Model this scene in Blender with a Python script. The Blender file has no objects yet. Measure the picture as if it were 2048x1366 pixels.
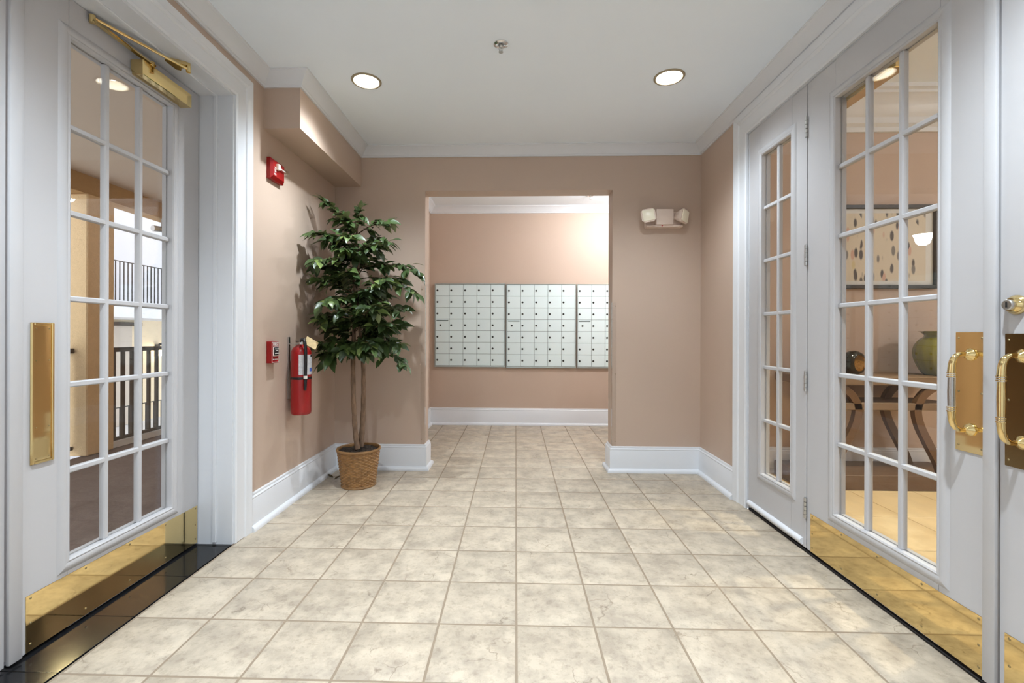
import bpy, bmesh, math, random
from mathutils import Vector, Matrix
R = math.radians
random.seed(7)
sc = bpy.context.scene
C = sc.collection

# ---------------------------------------------------------------- camera, world, exposure
HCAM = 1.137
cam = bpy.data.objects.new('camera', bpy.data.cameras.new('camera')); C.objects.link(cam)
cam.data.sensor_width = 36.0
cam.data.lens = 912.8 / 2048 * 36
cam.data.shift_x = (1024 - 1005.3) / 2048
cam.data.shift_y = -(683 - 670.0) / 2048
cam.data.clip_start = 0.01
cam.location = (0, 0, HCAM)
cam.rotation_euler = (Matrix.Rotation(0.0284, 3, 'Z') @ Matrix.Rotation(math.pi / 2, 3, 'X') @ Matrix.Rotation(0.003, 3, 'Z')).to_euler()
sc.camera = cam
w = bpy.data.worlds.new('sky'); sc.world = w; w.use_nodes = True
w.node_tree.nodes['Background'].inputs[0].default_value = (0.93, 0.96, 1.0, 1)
w.node_tree.nodes['Background'].inputs[1].default_value = 0.95
vs = sc.view_settings
vs.view_transform = 'Standard'; vs.look = 'None'; vs.gamma = 1.0; vs.use_curve_mapping = False
vs.exposure = 0.97
CAN_W = 53.0
CAN_COL = (.81, .915, 1.0)
sc.cycles.max_bounces = 9; sc.cycles.diffuse_bounces = 5; sc.cycles.glossy_bounces = 4
sc.cycles.caustics_reflective = False; sc.cycles.caustics_refractive = False
sc.cycles.use_adaptive_sampling = True; sc.cycles.adaptive_threshold = .07; sc.cycles.adaptive_min_samples = 16
sc.cycles.transparent_max_bounces = 24
sc.cycles.sample_clamp_indirect = 6.0
sc.cycles.use_denoising = True

# ---------------------------------------------------------------- materials
MATS = {}
def S(r, g, b):
    f = lambda c: ((c / 255) / 12.92 if c / 255 <= .04045 else ((c / 255 + .055) / 1.055) ** 2.4)
    return (f(r), f(g), f(b), 1)
def new(name):
    m = bpy.data.materials.new(name); m.use_nodes = True
    nt = m.node_tree; nt.nodes.clear()
    out = nt.nodes.new('ShaderNodeOutputMaterial')
    return m, nt, out
def link(nt, a, b): nt.links.new(a, b)
def mat(name, col, rough=.5, metal=0, noise=0, nscale=8, bump=0, bscale=60, emit=0, spec=.5, stretch=None, coat=0, trans=0):
    m, nt, out = new(name)
    b = nt.nodes.new('ShaderNodeBsdfPrincipled'); link(nt, b.outputs[0], out.inputs[0])
    b.inputs['Base Color'].default_value = col
    b.inputs['Roughness'].default_value = rough
    b.inputs['Metallic'].default_value = metal
    b.inputs['Specular IOR Level'].default_value = spec
    b.inputs['Coat Weight'].default_value = coat
    b.inputs['Transmission Weight'].default_value = trans
    tc = nt.nodes.new('ShaderNodeTexCoord'); mp = nt.nodes.new('ShaderNodeMapping')
    link(nt, tc.outputs['Object'], mp.inputs[0])
    if stretch: mp.inputs['Scale'].default_value = stretch
    if noise:
        n = nt.nodes.new('ShaderNodeTexNoise'); n.inputs['Scale'].default_value = nscale; n.inputs['Detail'].default_value = 5
        link(nt, mp.outputs[0], n.inputs['Vector'])
        mx = nt.nodes.new('ShaderNodeMix'); mx.data_type = 'RGBA'
        mx.inputs[6].default_value = tuple(c * (1 - noise) for c in col[:3]) + (1,)
        mx.inputs[7].default_value = tuple(min(1, c * (1 + noise)) for c in col[:3]) + (1,)
        link(nt, n.outputs[0], mx.inputs[0]); link(nt, mx.outputs[2], b.inputs['Base Color'])
    if bump:
        n2 = nt.nodes.new('ShaderNodeTexNoise'); n2.inputs['Scale'].default_value = bscale; n2.inputs['Detail'].default_value = 6
        link(nt, mp.outputs[0], n2.inputs['Vector'])
        bp = nt.nodes.new('ShaderNodeBump'); bp.inputs['Strength'].default_value = bump; bp.inputs['Distance'].default_value = .01
        link(nt, n2.outputs[0], bp.inputs['Height']); link(nt, bp.outputs[0], b.inputs['Normal'])
    if emit:
        b.inputs['Emission Color'].default_value = col; b.inputs['Emission Strength'].default_value = emit
        m.cycles.emission_sampling = 'NONE'
    MATS[name] = m
    return m
mat('wall', S(193, 171, 154), .55, noise=.03, nscale=3)
mat('ceiling', S(238, 246, 255), .7, noise=.01)
mat('trim', S(220, 222, 226), .32, noise=.015, nscale=5)
mat('doorpaint', S(186, 185, 187), .38, noise=.02, nscale=6)
mat('grout', S(140, 124, 105), .85, noise=.15, nscale=20)
mat('brass', (.82, .63, .30, 1), .09, 1, noise=.05, nscale=4)
mat('brass_plate', (.80, .61, .29, 1), .05, 1)
mat('bronze', (.30, .20, .09, 1), .16, 1)
mat('screw', (.35, .28, .15, 1), .35, 1)
mat('steel', (.55, .55, .54, 1), .32, 1)
mat('chrome', (.75, .75, .75, 1), .15, 1)
mat('gripmetal', (.55, .54, .52, 1), .22, 1)
mat('blackstone', (.010, .010, .011, 1), .10, noise=.3, nscale=40, spec=.30)
mat('rubber', (.008, .008, .010, 1), .35)
mat('red', S(150, 6, 12), .28, noise=.06, nscale=6, coat=.3)
mat('redplastic', S(146, 10, 14), .35)
mat('white', S(235, 232, 225), .5)
mat('black', (.012, .012, .013, 1), .4)
mat('ivory', S(224, 204, 190), .45)
mat('lensivory', S(236, 228, 206), .3, emit=.05)
mat('labelwhite', S(205, 205, 208), .5, noise=.35, nscale=120)
mat('labelblue', S(70, 100, 190), .5)
mat('tag', S(226, 200, 150), .55, noise=.25, nscale=50)
mat('led', (.25, .01, .01, 1), .4, emit=.3)
mat('mailmetal', S(220, 234, 235), .38, noise=.03, nscale=4, spec=.5)
mat('mailframe', S(176, 184, 182), .3, .5)
mat('mailgap', S(92, 102, 102), .5)
mat('lockdark', (.05, .05, .048, 1), .35, .8)
mat('slot', S(108, 122, 124), .4, .3)
mat('soil', S(52, 42, 33), .95, noise=.6, nscale=60, bump=.8, bscale=80)
mat('rim', S(138, 102, 62), .55, noise=.25, nscale=30)
mat('trunk', S(120, 96, 76), .85, noise=.85, nscale=45, bump=.6, bscale=60, stretch=(1, 1, .35))
mat('twig', S(86, 66, 46), .8, noise=.2)
mat('dryleaf', S(70, 58, 34), .7, noise=.4, nscale=40)
mat('carpet', S(112, 92, 84), .95, noise=.4, nscale=60, bump=.6, bscale=180)
mat('stucco', S(236, 206, 160), .9, noise=.1, nscale=40, bump=.7, bscale=90)
mat('beam', S(186, 150, 100), .9, noise=.08, nscale=30, bump=.4, bscale=90)
mat('farwall', S(214, 214, 220), .9, noise=.03)
mat('fartan', S(240, 224, 194), .9, noise=.05)
mat('fardoor', S(206, 196, 184), .7)
mat('railwood', S(62, 50, 40), .6, noise=.15, nscale=12)
mat('railiron', S(52, 48, 46), .5, .3)
mat('concrete', S(222, 224, 230), .9, noise=.08, nscale=6)
mat('console', S(112, 92, 74), .5, noise=.25, nscale=9, stretch=(1, 6, 6))
mat('consoledark', S(92, 66, 42), .5, noise=.3, nscale=8, stretch=(1, 8, 8))
mat('artframe', (.02, .018, .016, 1), .4)
mat('artmat', S(248, 248, 248), .8)
mat('vase', S(122, 118, 26), .18, noise=.25, nscale=14, stretch=(1, 1, .2), coat=.4)
mat('ringdark', S(40, 40, 36), .12, .4)
mat('ringgold', (.90, .66, .26, 1), .12, 1, bump=.5, bscale=40)
mat('lampglass', (1, .97, .92, 1), .4, emit=6)
mat('pendantglass', (1, .96, .90, 1), .4, emit=60); MATS['pendantglass'].cycles.emission_sampling = 'AUTO'
mat('corridorceil', S(214, 198, 178), .8)
mat('bulb', (1, .93, .80, 1), .4, emit=25)
mat('reflector', S(245, 238, 225), .35)
mat('canring', S(152, 138, 114), .45)
mat('lobbyfloor', S(224, 200, 156), .3, noise=.14, nscale=5, stretch=(2, 1, 1))
mat('sconce', (1, .80, .50, 1), .4, emit=9)

def glass_mat(name, tint, ior=1.52, base=0.0):
    m, nt, out = new(name)
    t = nt.nodes.new('ShaderNodeBsdfTransparent'); t.inputs[0].default_value = tint
    g = nt.nodes.new('ShaderNodeBsdfGlossy'); g.inputs['Roughness'].default_value = .0
    lw = nt.nodes.new('ShaderNodeLayerWeight'); lw.inputs[0].default_value = .5      # Schlick reflectance, the same from both sides of the sheet
    pw = nt.nodes.new('ShaderNodeMath'); pw.operation = 'POWER'; pw.inputs[1].default_value = 5; link(nt, lw.outputs['Facing'], pw.inputs[0])
    f0 = ((ior - 1) / (ior + 1)) ** 2
    f = nt.nodes.new('ShaderNodeMath'); f.operation = 'MULTIPLY_ADD'; f.inputs[1].default_value = 1 - f0; f.inputs[2].default_value = f0; link(nt, pw.outputs[0], f.inputs[0])
    mx = nt.nodes.new('ShaderNodeMixShader')
    link(nt, f.outputs[0], mx.inputs[0]); link(nt, t.outputs[0], mx.inputs[1]); link(nt, g.outputs[0], mx.inputs[2])
    link(nt, mx.outputs[0], out.inputs[0]); MATS[name] = m
glass_mat('glass', (.97, .975, .97, 1), 1.55)
glass_mat('clearplastic', (.90, .90, .88, 1), 1.6)
glass_mat('guardplastic', (.985, .98, .975, 1), 1.35)

def tile_mat():
    m, nt, out = new('tile'); N = nt.nodes.new
    b = N('ShaderNodeBsdfPrincipled'); link(nt, b.outputs[0], out.inputs[0])
    tc = N('ShaderNodeTexCoord'); oi = N('ShaderNodeObjectInfo')
    sc_ = N('ShaderNodeVectorMath'); sc_.operation = 'SCALE'
    cmb = N('ShaderNodeCombineXYZ')
    mul = N('ShaderNodeMath'); mul.operation = 'MULTIPLY'; mul.inputs[1].default_value = 61.7
    link(nt, oi.outputs['Random'], mul.inputs[0])
    for i in range(3): link(nt, mul.outputs[0], cmb.inputs[i])
    add = N('ShaderNodeVectorMath'); add.operation = 'ADD'
    link(nt, tc.outputs['Object'], add.inputs[0]); link(nt, cmb.outputs[0], add.inputs[1])
    n1 = N('ShaderNodeTexNoise'); n1.inputs['Scale'].default_value = 10; n1.inputs['Detail'].default_value = 8; n1.inputs['Roughness'].default_value = .62
    n2 = N('ShaderNodeTexNoise'); n2.inputs['Scale'].default_value = 38; n2.inputs['Detail'].default_value = 8; n2.inputs['Roughness'].default_value = .75
    for n in (n1, n2): link(nt, add.outputs[0], n.inputs['Vector'])
    r1 = N('ShaderNodeValToRGB'); r1.color_ramp.elements[0].position = .36; r1.color_ramp.elements[1].position = .62
    r1.color_ramp.elements[0].color = S(164, 151, 134); r1.color_ramp.elements[1].color = S(194, 180, 160)
    link(nt, n1.outputs[0], r1.inputs[0])
    r2 = N('ShaderNodeValToRGB'); r2.color_ramp.elements[0].position = .34; r2.color_ramp.elements[1].position = .50
    r2.color_ramp.elements[0].color = (.70, .68, .66, 1); r2.color_ramp.elements[1].color = (1, 1, 1, 1)
    link(nt, n2.outputs[0], r2.inputs[0])
    mx = N('ShaderNodeMix'); mx.data_type = 'RGBA'; mx.blend_type = 'MULTIPLY'; mx.inputs[0].default_value = .8
    link(nt, r1.outputs[0], mx.inputs[6]); link(nt, r2.outputs[0], mx.inputs[7])
    # fine cracks: warped voronoi edges, kept only in patches
    wn = N('ShaderNodeTexNoise'); wn.inputs['Scale'].default_value = 14; wn.inputs['Detail'].default_value = 4
    link(nt, add.outputs[0], wn.inputs['Vector'])
    wv = N('ShaderNodeVectorMath'); wv.operation = 'SCALE'; wv.inputs['Scale'].default_value = .10
    link(nt, wn.outputs['Color'], wv.inputs[0])
    wa = N('ShaderNodeVectorMath'); wa.operation = 'ADD'; link(nt, add.outputs[0], wa.inputs[0]); link(nt, wv.outputs[0], wa.inputs[1])
    vo = N('ShaderNodeTexVoronoi'); vo.feature = 'DISTANCE_TO_EDGE'; vo.inputs['Scale'].default_value = 5
    link(nt, wa.outputs[0], vo.inputs['Vector'])
    rc = N('ShaderNodeValToRGB'); rc.color_ramp.elements[0].position = .003; rc.color_ramp.elements[1].position = .014
    rc.color_ramp.elements[0].color = (.66, .63, .60, 1); rc.color_ramp.elements[1].color = (1, 1, 1, 1)
    link(nt, vo.outputs['Distance'], rc.inputs[0])
    nm = N('ShaderNodeTexNoise'); nm.inputs['Scale'].default_value = 5.5; link(nt, add.outputs[0], nm.inputs['Vector'])
    rm = N('ShaderNodeValToRGB'); rm.color_ramp.elements[0].position = .54; rm.color_ramp.elements[1].position = .64
    link(nt, nm.outputs[0], rm.inputs[0])
    mc = N('ShaderNodeMix'); mc.data_type = 'RGBA'; mc.blend_type = 'MULTIPLY'
    link(nt, rm.outputs[0], mc.inputs[0]); link(nt, mx.outputs[2], mc.inputs[6]); link(nt, rc.outputs[0], mc.inputs[7])
    # a little per-tile tone
    hv = N('ShaderNodeHueSaturation'); mr = N('ShaderNodeMapRange'); mr.inputs[3].default_value = .94; mr.inputs[4].default_value = 1.04
    link(nt, oi.outputs['Random'], mr.inputs[0]); link(nt, mr.outputs[0], hv.inputs['Value']); link(nt, mc.outputs[2], hv.inputs['Color'])
    link(nt, hv.outputs[0], b.inputs['Base Color'])
    b.inputs['Roughness'].default_value = .42; b.inputs['Specular IOR Level'].default_value = .4
    bp = N('ShaderNodeBump'); bp.inputs['Strength'].default_value = .25; bp.inputs['Distance'].default_value = .004
    bm_ = N('ShaderNodeMath'); bm_.operation = 'ADD'
    link(nt, n2.outputs[0], bm_.inputs[0]); link(nt, rc.outputs[0], bm_.inputs[1]); link(nt, bm_.outputs[0], bp.inputs['Height'])
    link(nt, bp.outputs[0], b.inputs['Normal']); MATS['tile'] = m
tile_mat()
def leaf_mat():
    m, nt, out = new('leaf'); N = nt.nodes.new
    b = N('ShaderNodeBsdfPrincipled'); link(nt, b.outputs[0], out.inputs[0])
    oi = N('ShaderNodeObjectInfo'); tc = N('ShaderNodeTexCoord'); n = N('ShaderNodeTexNoise'); n.inputs['Scale'].default_value = 9
    link(nt, tc.outputs['Object'], n.inputs['Vector'])
    ad = N('ShaderNodeMath'); ad.operation = 'MULTIPLY_ADD'; link(nt, oi.outputs['Random'], ad.inputs[0]); ad.inputs[1].default_value = .55; link(nt, n.outputs[0], ad.inputs[2])
    r = N('ShaderNodeValToRGB'); e = r.color_ramp.elements
    e[0].position = .35; e[0].color = S(40, 56, 30); e[1].position = 1.0; e[1].color = S(128, 146, 80)
    k = r.color_ramp.elements.new(.80); k.color = S(66, 86, 42)
    link(nt, ad.outputs[0], r.inputs[0])
    g = N('ShaderNodeNewGeometry'); mx = N('ShaderNodeMix'); mx.data_type = 'RGBA'
    link(nt, g.outputs['Backfacing'], mx.inputs[0]); link(nt, r.outputs[0], mx.inputs[6]); mx.inputs[7].default_value = S(132, 142, 96)
    link(nt, mx.outputs[2], b.inputs['Base Color']); b.inputs['Roughness'].default_value = .38
    MATS['leaf'] = m
leaf_mat()
def wicker_mat():
    m, nt, out = new('wicker'); N = nt.nodes.new
    b = N('ShaderNodeBsdfPrincipled'); link(nt, b.outputs[0], out.inputs[0])
    tc = N('ShaderNodeTexCoord'); n = N('ShaderNodeTexNoise'); n.inputs['Scale'].default_value = 30; n.inputs['Detail'].default_value = 4
    link(nt, tc.outputs['Object'], n.inputs['Vector'])
    r = N('ShaderNodeValToRGB'); r.color_ramp.elements[0].color = S(122, 88, 50); r.color_ramp.elements[1].color = S(164, 122, 74)
    r.color_ramp.elements[0].position = .3; r.color_ramp.elements[1].position = .7
    link(nt, n.outputs[0], r.inputs[0]); link(nt, r.outputs[0], b.inputs['Base Color']); b.inputs['Roughness'].default_value = .42
    MATS['wicker'] = m
wicker_mat()
def art_mat():
    m, nt, out = new('artprint'); N = nt.nodes.new
    b = N('ShaderNodeBsdfPrincipled'); link(nt, b.outputs[0], out.inputs[0]); b.inputs['Roughness'].default_value = .8
    tc = N('ShaderNodeTexCoord'); mp = N('ShaderNodeMapping'); mp.inputs['Scale'].default_value = (24, 1, 9)
    link(nt, tc.outputs['Object'], mp.inputs[0])
    v = N('ShaderNodeTexVoronoi'); v.inputs['Scale'].default_value = 1.0; link(nt, mp.outputs[0], v.inputs['Vector'])
    r = N('ShaderNodeValToRGB'); r.color_ramp.elements[0].position = .30; r.color_ramp.elements[1].position = .44
    r.color_ramp.elements[0].color = (1, 1, 1, 1); r.color_ramp.elements[1].color = (0, 0, 0, 1)
    link(nt, v.outputs['Distance'], r.inputs[0])
    sep = N('ShaderNodeSeparateColor'); link(nt, v.outputs['Color'], sep.inputs[0])
    cr = N('ShaderNodeValToRGB'); cr.color_ramp.interpolation = 'CONSTANT'; e = cr.color_ramp.elements
    e[0].color = S(92, 94, 102); e[1].position = .30; e[1].color = S(140, 140, 142)
    for p_, c_ in ((.52, (232, 190, 174)), (.66, (236, 222, 180)), (.74, (244, 233, 216))):
        k = e.new(p_); k.color = S(*c_)
    link(nt, sep.outputs[0], cr.inputs[0])
    mx = N('ShaderNodeMix'); mx.data_type = 'RGBA'; mx.inputs[6].default_value = S(244, 233, 216)
    link(nt, r.outputs[0], mx.inputs[0]); link(nt, cr.outputs[0], mx.inputs[7]); link(nt, mx.outputs[2], b.inputs['Base Color'])
    MATS['artprint'] = m
art_mat()

# ---------------------------------------------------------------- mesh helpers
def finish(name, bm, m, parent=None, smooth=35):
    me = bpy.data.meshes.new(name)
    bmesh.ops.recalc_face_normals(bm, faces=bm.faces)
    bm.to_mesh(me); bm.free()
    me.materials.append(MATS[m])
    if smooth:
        me.polygons.foreach_set('use_smooth', [True] * len(me.polygons))
        me.set_sharp_from_angle(angle=R(smooth))
    o = bpy.data.objects.new(name, me); C.objects.link(o)
    if parent is not None: o.parent = parent
    return o
def inst(name, me, parent=None, loc=None, rot=None, mtx=None):
    o = bpy.data.objects.new(name, me); C.objects.link(o)
    if parent is not None: o.parent = parent
    if mtx is not None: o.matrix_local = mtx
    if loc is not None: o.location = loc
    if rot is not None: o.rotation_euler = rot
    return o
def tag(o, label, cat=None, group=None, kind=None):
    o['label'] = label
    if cat: o['category'] = cat
    if group: o['group'] = group
    if kind: o['kind'] = kind
    return o
def empty(name, loc=(0, 0, 0), rz=0):
    o = bpy.data.objects.new(name, None); C.objects.link(o); o.empty_display_size = .05
    o.location = loc; o.rotation_euler = (0, 0, rz)
    return o
def bx(bm, x0, x1, y0, y1, z0, z1, bev=0, seg=1):
    x0, x1 = sorted((x0, x1)); y0, y1 = sorted((y0, y1)); z0, z1 = sorted((z0, z1))
    r = bmesh.ops.create_cube(bm, size=1)
    vv = r['verts']
    for v in vv:
        v.co = Vector(((x0 + x1) / 2 + v.co.x * (x1 - x0), (y0 + y1) / 2 + v.co.y * (y1 - y0), (z0 + z1) / 2 + v.co.z * (z1 - z0)))
    if bev:
        ed = list({e for v in vv for e in v.link_edges})
        bmesh.ops.bevel(bm, geom=ed, offset=min(bev, .45 * min(x1 - x0, y1 - y0, z1 - z0)), segments=seg, affect='EDGES', profile=.5)
    return bm
def B(): return bmesh.new()
def ring(bm, c, u, v, r, n): return [bm.verts.new(Vector(c) + u * (r * math.cos(2 * math.pi * k / n)) + v * (r * math.sin(2 * math.pi * k / n))) for k in range(n)]
def frame_of(d):
    d = d.normalized(); a = Vector((0, 0, 1)) if abs(d.z) < .9 else Vector((1, 0, 0))
    u = d.cross(a).normalized(); return u, d.cross(u).normalized()
def tube(bm, pts, rad, n=10, cap=True):
    pts = [Vector(p) for p in pts]
    if not hasattr(rad, '__len__'): rad = [rad] * len(pts)
    prev = None; u = None
    for i, p in enumerate(pts):
        d = (pts[min(i + 1, len(pts) - 1)] - pts[max(i - 1, 0)])
        if u is None: u, v = frame_of(d)
        else:
            d = d.normalized(); u = (u - d * u.dot(d)).normalized(); v = d.cross(u).normalized()
        rg = ring(bm, p, u, v, rad[i], n)
        if prev:
            for k in range(n): bm.faces.new((prev[k], prev[(k + 1) % n], rg[(k + 1) % n], rg[k]))
        elif cap: bm.faces.new(rg)
        prev = rg
    if cap: bm.faces.new(prev)
    return bm
def cyl(bm, a, b, r, n=16, r2=None): return tube(bm, [a, b], [r, r if r2 is None else r2], n)
def lathe(bm, prof, c=(0, 0, 0), ax=(0, 0, 1), n=32, close=False):
    """prof: (radius, height) pairs along the axis; r=0 ends are closed to a point"""
    c = Vector(c); ax = Vector(ax).normalized(); u, v = frame_of(ax); prev = None
    for (r, h) in prof:
        if r < 1e-6: cur = [bm.verts.new(c + ax * h)]
        else: cur = ring(bm, c + ax * h, u, v, r, n)
        if prev:
            for k in range(n):
                q = [prev[k % len(prev)], prev[(k + 1) % len(prev)], cur[(k + 1) % len(cur)], cur[k % len(cur)]]
                q2 = []
                for x in q:
                    if x not in q2: q2.append(x)
                if len(q2) > 2: bm.faces.new(q2)
        prev = cur
    return bm
def sweep(path, prof, mapf, closed=False):
    """mitred extrusion of a closed profile (u = in-plane offset to the right of travel, t = across) along a 2D path; one bmesh per segment"""
    P = [Vector(p) for p in path]; n = len(P); ns = n if closed else n - 1
    D = [(P[(i + 1) % n] - P[i]).normalized() for i in range(ns)]
    Nn = [Vector((d.y, -d.x)) for d in D]
    out = []
    for s in range(ns):
        def off(at_end):
            a = Nn[s]; j = s + 1 if at_end else s - 1
            if not closed and (j < 0 or j >= ns): return a
            b = Nn[j % ns]; return (a + b) / (1 + a.dot(b))
        bm = B(); rings = []
        for end in (False, True):
            base = P[(s + 1) % n] if end else P[s]; o = off(end)
            rings.append([bm.verts.new(mapf(base.x + o.x * u, base.y + o.y * u, t)) for u, t in prof])
        m = len(prof)
        for k in range(m): bm.faces.new((rings[0][k], rings[0][(k + 1) % m], rings[1][(k + 1) % m], rings[1][k]))
        bm.faces.new(rings[0]); bm.faces.new(rings[1]); out.append(bm)
    return out
def join(bms):
    a = bms[0]
    for b in bms[1:]:
        me = bpy.data.meshes.new('t'); b.to_mesh(me); b.free(); a.from_mesh(me); bpy.data.meshes.remove(me)
    return a
def bez(p0, p1, p2, n):
    p0, p1, p2 = Vector(p0), Vector(p1), Vector(p2)
    return [p0 * (1 - t) ** 2 + p1 * 2 * t * (1 - t) + p2 * t * t for t in [i / n for i in range(n + 1)]]
def smooth_path(pts, n=6):
    pts = [Vector(p) for p in pts]; out = []
    for i in range(len(pts) - 1):
        a = pts[max(i - 1, 0)]; b = pts[i]; c = pts[i + 1]; d = pts[min(i + 2, len(pts) - 1)]
        for k in range(n):
            t = k / n
            out.append(.5 * ((2 * b) + (c - a) * t + (2 * a - 5 * b + 4 * c - d) * t * t + (3 * b - a - 3 * c + d) * t ** 3))
    out.append(pts[-1]); return out
def text_obj(name, s, size, m, parent, mtx, depth=.0006, align='CENTER'):
    cu = bpy.data.curves.new(name, 'FONT'); cu.body = s; cu.size = size; cu.align_x = align; cu.align_y = 'CENTER'; cu.extrude = depth; cu.resolution_u = 3
    t = bpy.data.objects.new(name, cu); C.objects.link(t)
    dg = bpy.context.evaluated_depsgraph_get(); me = bpy.data.meshes.new_from_object(t.evaluated_get(dg))
    bpy.data.objects.remove(t); bpy.data.curves.remove(cu)
    me.materials.clear(); me.materials.append(MATS[m])
    o = inst(name, me, parent); o.matrix_local = mtx
    return o
# text lying on a wall whose normal points along +x (left wall, read from inside)
FACE_PX = Matrix(((0, 0, 1), (1, 0, 0), (0, 1, 0))).to_4x4()
def pxmap(x, y):     # world ray through a pixel of the photograph, for measuring
    c = Vector(((x - 1005.3) / 912.8, 1, -(y - 670) / 912.8))
    return Matrix.Rotation(.0284, 3, 'Z') @ (Matrix.Rotation(-.003, 3, 'Y') @ c)
def at_y(x, y, Y):
    d = pxmap(x, y); return Vector((0, 0, HCAM)) + d * (Y / d.y)

# ---------------------------------------------------------------- structure
XL, XR, YB, ZC = -1.533, 1.533, 3.83, 2.71
YF = -1.25                      # wall behind the camera
XLD, XRD = -1.715, 1.533        # faces of the door leaves
OX0, OX1, OZ = -.765, .805, 2.35
YB2 = 3.99
MX0, MX1, YM, ZM = -1.09, 2.02, 5.77, 2.755
def struct(name, bm, m, label, parent=None, smooth=35):
    o = finish(name, bm, m, parent, smooth)
    if parent is None: tag(o, label, 'structure' if False else name.split('_')[0], kind='structure')
    return o

# floor slab (grout) with each tile a part
bm = B(); bx(bm, -1.525, 1.531, YF, YB, -.06, -.002); bx(bm, OX0, OX1, YB, YB2, -.06, -.002); bx(bm, MX0, MX1, YB2, YM, -.06, -.002)
floor = struct('floor', bm, 'grout', 'beige stone look tile floor with brown grout joints')
TS, TX, TY = .3051, .006, 1.790
tile_cache = {}
def tile(x0, x1, y0, y1):
    wx, wy = round(x1 - x0 - .008, 3), round(y1 - y0 - .008, 3)
    if wx < .02 or wy < .02: return
    key = (wx, wy)
    if key not in tile_cache:
        b = B(); c = .0042
        lo = [b.verts.new((sx * wx / 2, sy * wy / 2, -.004)) for sx, sy in ((-1, -1), (1, -1), (1, 1), (-1, 1))]
        mid = [b.verts.new((sx * (wx / 2 - .0005), sy * (wy / 2 - .0005), -.0015)) for sx, sy in ((-1, -1), (1, -1), (1, 1), (-1, 1))]
        hi = [b.verts.new((sx * (wx / 2 - c), sy * (wy / 2 - c), 0)) for sx, sy in ((-1, -1), (1, -1), (1, 1), (-1, 1))]
        for k in range(4):
            b.faces.new((lo[k], lo[(k + 1) % 4], mid[(k + 1) % 4], mid[k])); b.faces.new((mid[k], mid[(k + 1) % 4], hi[(k + 1) % 4], hi[k]))
        b.faces.new(hi)
        o = finish('tile', b, 'tile', floor, 30); tile_cache[key] = o.data
        o.location = ((x0 + x1) / 2, (y0 + y1) / 2, 0); return
    inst('tile', tile_cache[key], floor, ((x0 + x1) / 2, (y0 + y1) / 2, 0))
for i in range(-6, 8):
    for j in range(-7, 15):
        x0, y0 = TX + i * TS, TY + j * TS; x1, y1 = x0 + TS, y0 + TS
        if y0 >= YM - .02: continue
        if y1 <= YB or y0 < YB:                       # vestibule rows
            a0, a1 = max(x0, -1.527), min(x1, 1.533)
            if y1 > YB and not (x1 > OX0 + .03 and x0 < OX1 - .03):
                tile(a0, a1, y0, YB)
                if y1 > YB2: tile(max(x0, MX0), min(x1, MX1), YB2, y1)
            else: tile(a0, a1, y0, y1)
        else:
            a0, a1 = max(x0, MX0), min(x1, MX1)
            if y0 < YB2 and not (x1 > OX0 + .03 and x0 < OX1 - .03): tile(a0, a1, YB2, min(y1, YM))
            else: tile(a0, a1, y0, min(y1, YM))

# walls
bm = B()
bx(bm, XL, -1.80, 2.43, YB2, 0, 3.0); bx(bm, XL, -1.80, YF, .57, 0, 3.0); bx(bm, XL, -1.80, .57, 2.43, 2.44, 3.0)
struct('wall_left', bm, 'wall', 'beige painted wall with fire alarm devices and extinguisher')
bm = B()
bx(bm, XR, 1.65, 3.06, YB, 0, 3.2); bx(bm, XR, 1.65, YF, .52, 0, 3.2); bx(bm, XR, 1.65, .52, 3.06, 2.475, 3.2)
struct('wall_right', bm, 'wall', 'beige painted wall holding the row of french doors')
bm = B()
bx(bm, -1.80 + .267, OX0, YB, YB2, 0, 3.0); bx(bm, OX1, 1.65, YB, YB2, 0, 3.0); bx(bm, OX0, OX1, YB, YB2, OZ, 3.0)
struct('wall_back', bm, 'wall', 'beige painted wall with wide opening into the mail room')
bm = B(); bx(bm, MX0 - .1, MX1 + .1, YM, YM + .1, 0, 3.0); struct('wall_mailroom_back', bm, 'wall', 'lit beige wall carrying the mailboxes')
bm = B(); bx(bm, MX0, MX0 - .1, YB2, YM, 0, 3.0); struct('wall_mailroom_left', bm, 'wall', 'beige side wall of the mail room, left')
bm = B(); bx(bm, MX1, MX1 + .1, YB2, YM, 0, 3.0); struct('wall_mailroom_right', bm, 'wall', 'beige side wall of the mail room, right')
bm = B(); bx(bm, XL, XR, YF - .1, YF, 0, 3.0); struct('wall_front', bm, 'ceiling', 'unseen wall behind the viewer, white to bounce light')  # unseen; white chosen to throw more light onto the ceiling
bm = B(); bx(bm, XL, -1.311, 2.733, YB, 2.388, ZC); struct('wall_soffit', bm, 'wall', 'boxed beige soffit under the ceiling above the tree')

# ceiling with round cut-outs for the recessed cans
CANS = [(-.930, 2.806), (.930, 2.806), (-.93, .95), (.93, .95), (-.93, -.6), (.93, -.6)]  # first pair visible, the rest added out of view
def holed(bm, x0, x1, y0, y1, z, cx, cy, r, n=32):
    c = [bm.verts.new((cx + r * math.cos(2 * math.pi * k / n), cy + r * math.sin(2 * math.pi * k / n), z)) for k in range(n)]
    o = []
    for k in range(n):
        a = 2 * math.pi * k / n; ca, sa = math.cos(a), math.sin(a)
        tx = ((x1 - cx) / ca if ca > 1e-9 else (x0 - cx) / ca if ca < -1e-9 else 1e9); ty = ((y1 - cy) / sa if sa > 1e-9 else (y0 - cy) / sa if sa < -1e-9 else 1e9)
        t = min(tx, ty); o.append(bm.verts.new((cx + t * ca, cy + t * sa, z)))
    for k in range(n): bm.faces.new((c[k], c[(k + 1) % n], o[(k + 1) % n], o[k]))
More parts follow.
